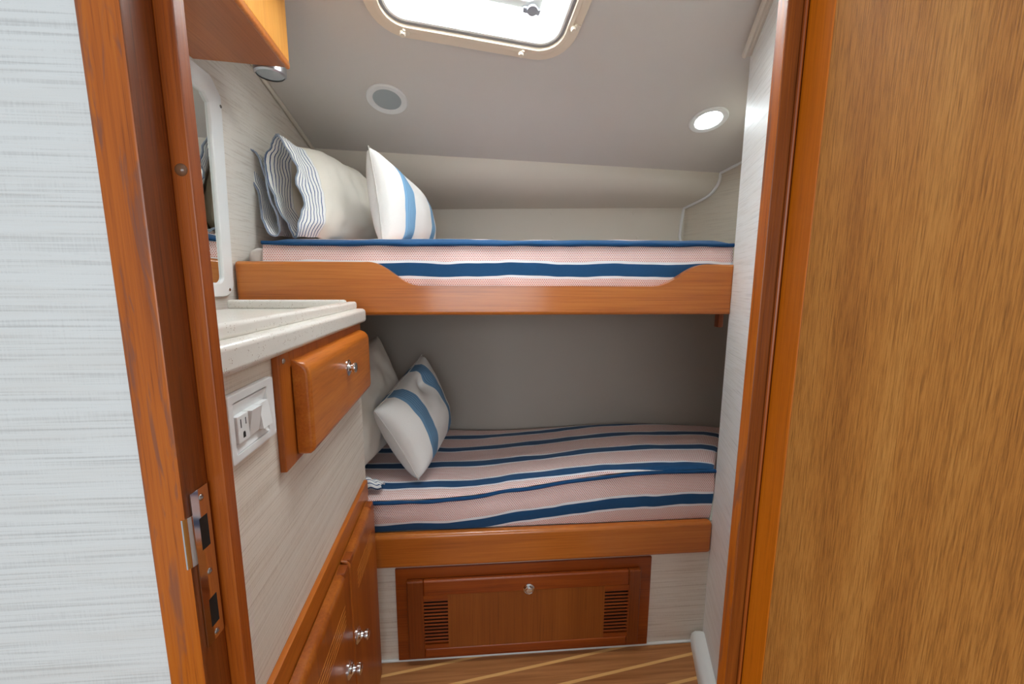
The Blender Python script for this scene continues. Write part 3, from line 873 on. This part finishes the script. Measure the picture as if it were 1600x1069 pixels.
lathe(bm, kf, [(.024, 0), (.024, .003), (.020, .007), (.016, .005), (.0155, .004), (.015, .011), (.012, .0145), (0, .015)], 28)
put('push_knob', bm, CHROME, d)

# ================================================================== VANITY
phi = math.radians(-3.62)
VF = Fr((-.449, 1.47, 0), (math.sin(phi), math.cos(phi), 0), (math.cos(phi), -math.sin(phi), 0))   # x along the front, y out into the cabin
van = thing('vanity_cabinet', (-.6, 1.0, -H), 'vanity cabinet faced in woven cream covering, with a teak drawer and doors below', 'cabinet')
VE = -.045
bm = bmesh.new()
for z0_, z1_ in ((-H, -.133),):
    pts = [VF(-.93, 0, 0), VF(VE, 0, 0), Vector((-.875, 1.425, 0)), Vector((-.875, .54, 0))]
    a = [bm.verts.new((p.x, p.y, z0_)) for p in pts]; b = [bm.verts.new((p.x, p.y, z1_)) for p in pts]
    bm.faces.new(a); bm.faces.new(b[::-1])
    for i in range(4): bm.faces.new((a[i], a[(i+1) % 4], b[(i+1) % 4], b[i]))
put('body', bm, CLOTH_V, van, smooth=False)
# drawer and its face frame
bm = bmesh.new()
box(bm, VF, -.707, -.655, 0, .013, -.372, -.135, .002); box(bm, VF, -.655, -.058, 0, .013, -.168, -.135, .002); box(bm, VF, -.655, -.058, 0, .011, -.372, -.168)
put('drawer_frame', bm, W_VANZ, van)
bm = bmesh.new()
prof = [(.013, -.362), (.036, -.362), (.044, -.355), (.047, -.345), (.047, -.185), (.044, -.172), (.036, -.162), (.026, -.157), (.013, -.155)]
t_ = bmesh.new()
s0, s1 = -.648, -.086
A = [t_.verts.new((s0, y, z)) for y, z in prof]; B = [t_.verts.new((s1, y, z)) for y, z in prof]
fa = t_.faces.new(A); fb_ = t_.faces.new(B[::-1])
for i in range(len(prof)): t_.faces.new((A[i], B[i], B[(i+1) % len(prof)], A[(i+1) % len(prof)]))
bmesh.ops.bevel(t_, geom=[e for e in list(fa.edges)+list(fb_.edges) if (e.verts[0].co.y+e.verts[1].co.y)/2 > .02], offset=.010, segments=5, profile=.5, affect='EDGES')
merge(bm, t_, VF)
dr = put('drawer', bm, W_VANY, van, angle=50)
def knob(parent, s, off, z, big=1.0, name='knob', st=1.0):
    bm = bmesh.new(); fr = Fr(VF(s, off, z), VF.x, (0, 0, 1), VF.y)
    lathe(bm, fr, [(.0185*big, 0), (.0185*big, .002*st), (.0165*big, .004*st), (.0140*big, .005*st), (.0130*big, .007*st), (.009*big, .009*st), (.0075*big, .012*st), (.0075*big, .017*st), (.0115*big, .019*st), (.0120*big, .023*st), (.0115*big, .027*st), (.009*big, .029*st), (0, .0295*st)], 28)
    return put(name, bm, CHROME, parent)
knob(dr, -.360, .047, -.232, 1.25, st=.75)
bm = bmesh.new(); lathe(bm, Fr(VF(-.683, .013, -.150), VF.x, (0, 0, 1), VF.y), [(0, .0015), (.005, .0015), (.0065, 0)], 14)
put('screw', bm, STEEL, van)
# lower face frame and two doors
bm = bmesh.new()
box(bm, VF, -.93, -.075, 0, .014, -.770, -.715, .003); box(bm, VF, -.93, -.075, 0, .012, -1.56, -.770); 
put('door_frame', bm, W_VANY, van)
def vdoor(s0, s1, kn, kz):
    t_ = bmesh.new()
    prof = [(.014, -1.50), (.034, -1.50), (.040, -1.492), (.040, -.800), (.037, -.786), (.030, -.779), (.014, -.777)]
    A = [t_.verts.new((s0, y, z)) for y, z in prof]; B = [t_.verts.new((s1, y, z)) for y, z in prof]
    fa = t_.faces.new(A); fb_ = t_.faces.new(B[::-1])
    for i in range(len(prof)): t_.faces.new((A[i], B[i], B[(i+1) % len(prof)], A[(i+1) % len(prof)]))
    bmesh.ops.bevel(t_, geom=[e for e in list(fa.edges)+list(fb_.edges)], offset=.007, segments=3, profile=.5, affect='EDGES')
    bm = bmesh.new(); merge(bm, t_, VF)
    d = put('door', bm, W_VANZ, van, angle=50)
    # end-grain caps at the top corners and fine grooves with painted highlights
    bm = bmesh.new()
    bm.free()
    for a, b in ((s0+.007, s0+.045), (s1-.045, s1-.007)):
        bm = bmesh.new(); box(bm, VF, a, b, .016, .0392, -.796, -.7764, .004, 2)
        put('end_grain', bm, W_VANX, d)
    for k in range(5):
        z = -.862-.014*k
        bm = bmesh.new(); box(bm, VF, s0+.07, s1-.06, .0395, .0406, z-.0009, z+.0009)
        put('groove', bm, GROOVE, d, smooth=False)
    knob(d, kn, .040, kz, 1.25, st=1.15)
    return d
vdoor(-.435, -.110, -.405, -1.045); vdoor(-.86, -.440, -.500, -1.060)

# countertop
t = thing('countertop', (-.6, 1.0, -.133), 'speckled off-white countertop with raised rims on the vanity', 'countertop')
bm = bmesh.new()
CF = Fr((0, 0, 0), (1, 0, 0), (0, 0, 1), (0, 1, 0))
def slab(bm, off, off_end, z0_, z1_, bev):
    pts = [VF(-.93, off, 0), VF(VE+off_end, off, 0), Vector((-.880, 1.425+off_end+.02, 0)), Vector((-.880, .535, 0))]
    prism(bm, CF, [(p.x, p.y) for p in pts], z0_, z1_, bev, 4)
slab(bm, .030, .0, -.1325, -.083, .012)
put('slab', bm, STONE, t, angle=60)
bm = bmesh.new(); box(bm, VF, -.92, VE-.012, -.025, .006, -.085, -.058, .008, 4)
put('front_rim', bm, STONE, t, angle=60)
bm = bmesh.new()
box(bm, ID, -.872, -.476, 1.405, 1.425, -.085, -.052, .009, 4)
put('backsplash', bm, STONE, t, angle=60)

# power outlet
t = thing('power_outlet', VF(-.80, 0, -.275), 'white outlet plate with a three-prong socket and two rocker switches', 'power outlet')
px0, px1, pz0, pz1 = -.878, -.731, -.278, -.168
bm = bmesh.new(); ring(bm, VF, rrect(px0, px1, pz0, pz1, .006, 4), rrect(px0+.014, px1-.026, pz0+.014, pz1-.014, .003, 4), 0, .012, .002)
box(bm, VF, px0+.013, px1-.025, 0, .004, pz0+.013, pz1-.013)
# sloping inner shoulders above and below the modules
for za, zb in ((pz1-.015, pz1-.036), (pz0+.015, pz0+.030)):
    q = [bm.verts.new(VF(px0+.014, .011, za)), bm.verts.new(VF(px1-.026, .011, za)), bm.verts.new(VF(px1-.026, .0045, zb)), bm.verts.new(VF(px0+.014, .0045, zb))]
    bm.faces.new(q)
put('plate', bm, WPLAS, t, angle=30)
mw = (px1-.028-(px0+.016))/3
for k, nm in enumerate(('receptacle', 'rocker_switch', 'rocker_switch')):
    a = px0+.016+mw*k; b = a+mw-.0012
    bm = bmesh.new(); za, zb = pz0+.030, pz1-.036
    if k == 0: box(bm, VF, a, b, .004, .0145, za, zb, .0012)
    else:
        tp, bt = ((.020, .012) if k == 1 else (.014, .019))
        q = [VF(a, .004, za), VF(b, .004, za), VF(b, .004, zb), VF(a, .004, zb), VF(a, bt, za), VF(b, bt, za), VF(b, tp, zb), VF(a, tp, zb)]
        v = [bm.verts.new(p) for p in q]
        for f in ((0, 1, 2, 3), (4, 7, 6, 5), (0, 4, 5, 1), (3, 2, 6, 7), (0, 3, 7, 4), (1, 5, 6, 2)): bm.faces.new([v[i] for i in f])
    m = put(nm, bm, WPLAS, t, smooth=False)
    if k == 0:
        bm = bmesh.new(); mid = (a+b)/2; zc = (za+zb)/2
        box(bm, VF, mid-.0085, mid-.0062, .0140, .0147, zc+.002, zc+.016); box(bm, VF, mid+.0060, mid+.0080, .0140, .0147, zc+.004, zc+.015)
        prism(bm, VF, [(mid-.0035, zc-.016), (mid+.0035, zc-.016), (mid+.0035, zc-.009), (mid+.002, zc-.006), (mid-.002, zc-.006), (mid-.0035, zc-.009)], .0140, .0147)
        put('socket_hole', bm, BLACK, m, smooth=False)

# ================================================================== MIRROR on the left wall
LF0 = Vector((lw(1.4, .3), 1.4, .3))
lwn = Vector((1, -.025, -.056)).normalized(); lwy = Vector((.025, 1, 0)).normalized(); lwz = lwy.cross(lwn).normalized()
if lwz.z < 0: lwz = -lwz
MF = Fr(LF0, lwy, lwn, lwz)
t = thing('mirror', (-.87, 1.2, -.04), 'tall mirror in a white rounded frame on the left wall', 'mirror')
def shear(p, k=-.022): return [(a+(.0)*b, b) for a, b in p]
mo = rrect(-.62, .068, -.342, .375, .05, 6)
mi_ = rrect(-.585, .018, -.295, .318, .022, 6)
# clip the upper far corner the way the frame is chamfered
def chamf(p, x1, z1, c):
    out = []
    for a, b in p:
        s = (a-x1)+(b-z1)
        if s > -c: k = (s+c)/2; a -= k; b -= k
        out.append((a, b))
    return out
mo = chamf(mo, .068, .375, .10); mi_ = chamf(mi_, .018, .318, .085)
bm = bmesh.new(); ring(bm, MF, mo, mi_, 0, .016, .004)
put('frame', bm, WPLAS, t, angle=50)
bm = bmesh.new(); prism(bm, MF, [(a, b) for a, b in mi_], .002, .007)
put('glass', bm, MIRROR, t, smooth=False)
for a, b in ((.038, .275), (.045, -.318)):
    bm = bmesh.new(); lathe(bm, Fr(MF(a, .016, b), lwy, lwz, lwn), [(0, .001), (.0045, .001), (.0055, 0)], 12)
    put('screw', bm, STEEL, t)

# ================================================================== OVERHEAD CABINET
t = thing('overhead_cabinet', (-.72, 1.0, .65), 'teak overhead cabinet hung below the ceiling above the mirror', 'cabinet')
OF = Fr((-.581, 1.352, 0), (.072, -.997, 0), (.997, .072, 0))    # x towards the camera, y out into the cabin
bm = bmesh.new()
prism(bm, Fr((0, 0, 0), (1, 0, 0), (0, 0, 1), (0, 1, 0)), [(OF(0, -.012, 0).x, OF(0, 0, 0).y), (-.845, 1.325), (-.845, .60), (OF(.75, -.012, 0).x, .60)], .656, .885, .004)
put('body', bm, W_OVERY, t, smooth=False)
bm = bmesh.new()
box(bm, OF, 0, .75, -.014, .0, .650, .672, .006, 3)
put('edge_moulding', bm, W_RAIL, t, angle=50)
bm = bmesh.new(); box(bm, OF, .0, .75, -.012, -.002, .672, .885, .003, 2)
put('door', bm, W_OVER, t)

# reading lamp behind the overhead cabinet
t = thing('reading_lamp', (-.69, 1.42, .655), 'small chrome reading lamp behind the overhead cabinet', 'lamp')
bm = bmesh.new(); lf = Fr((-.672, 1.415, .662), (1, 0, 0), (0, 1, 0), (0, 0, 1))
lathe(bm, lf, [(.040, .0), (.046, .004), (.047, .012), (.046, .05), (.035, .07), (0, .075)], 36)
put('shade', bm, plain('brushed_metal', (.55, .57, .6), .3, 1), t)
bm = bmesh.new(); lathe(bm, Fr((-.672, 1.415, .664), (1, 0, 0), (0, 1, 0), (0, 0, 1)), [(0, -.004), (.03, 0), (.040, .002)], 36)
put('lens', bm, LAMPOFF, t)
bm = bmesh.new(); tube(bm, [(-.672, 1.415, .73), (-.672, 1.415, ceil_z(1.415)+.002)], .012, 12)
put('stem', bm, CHROME, t)
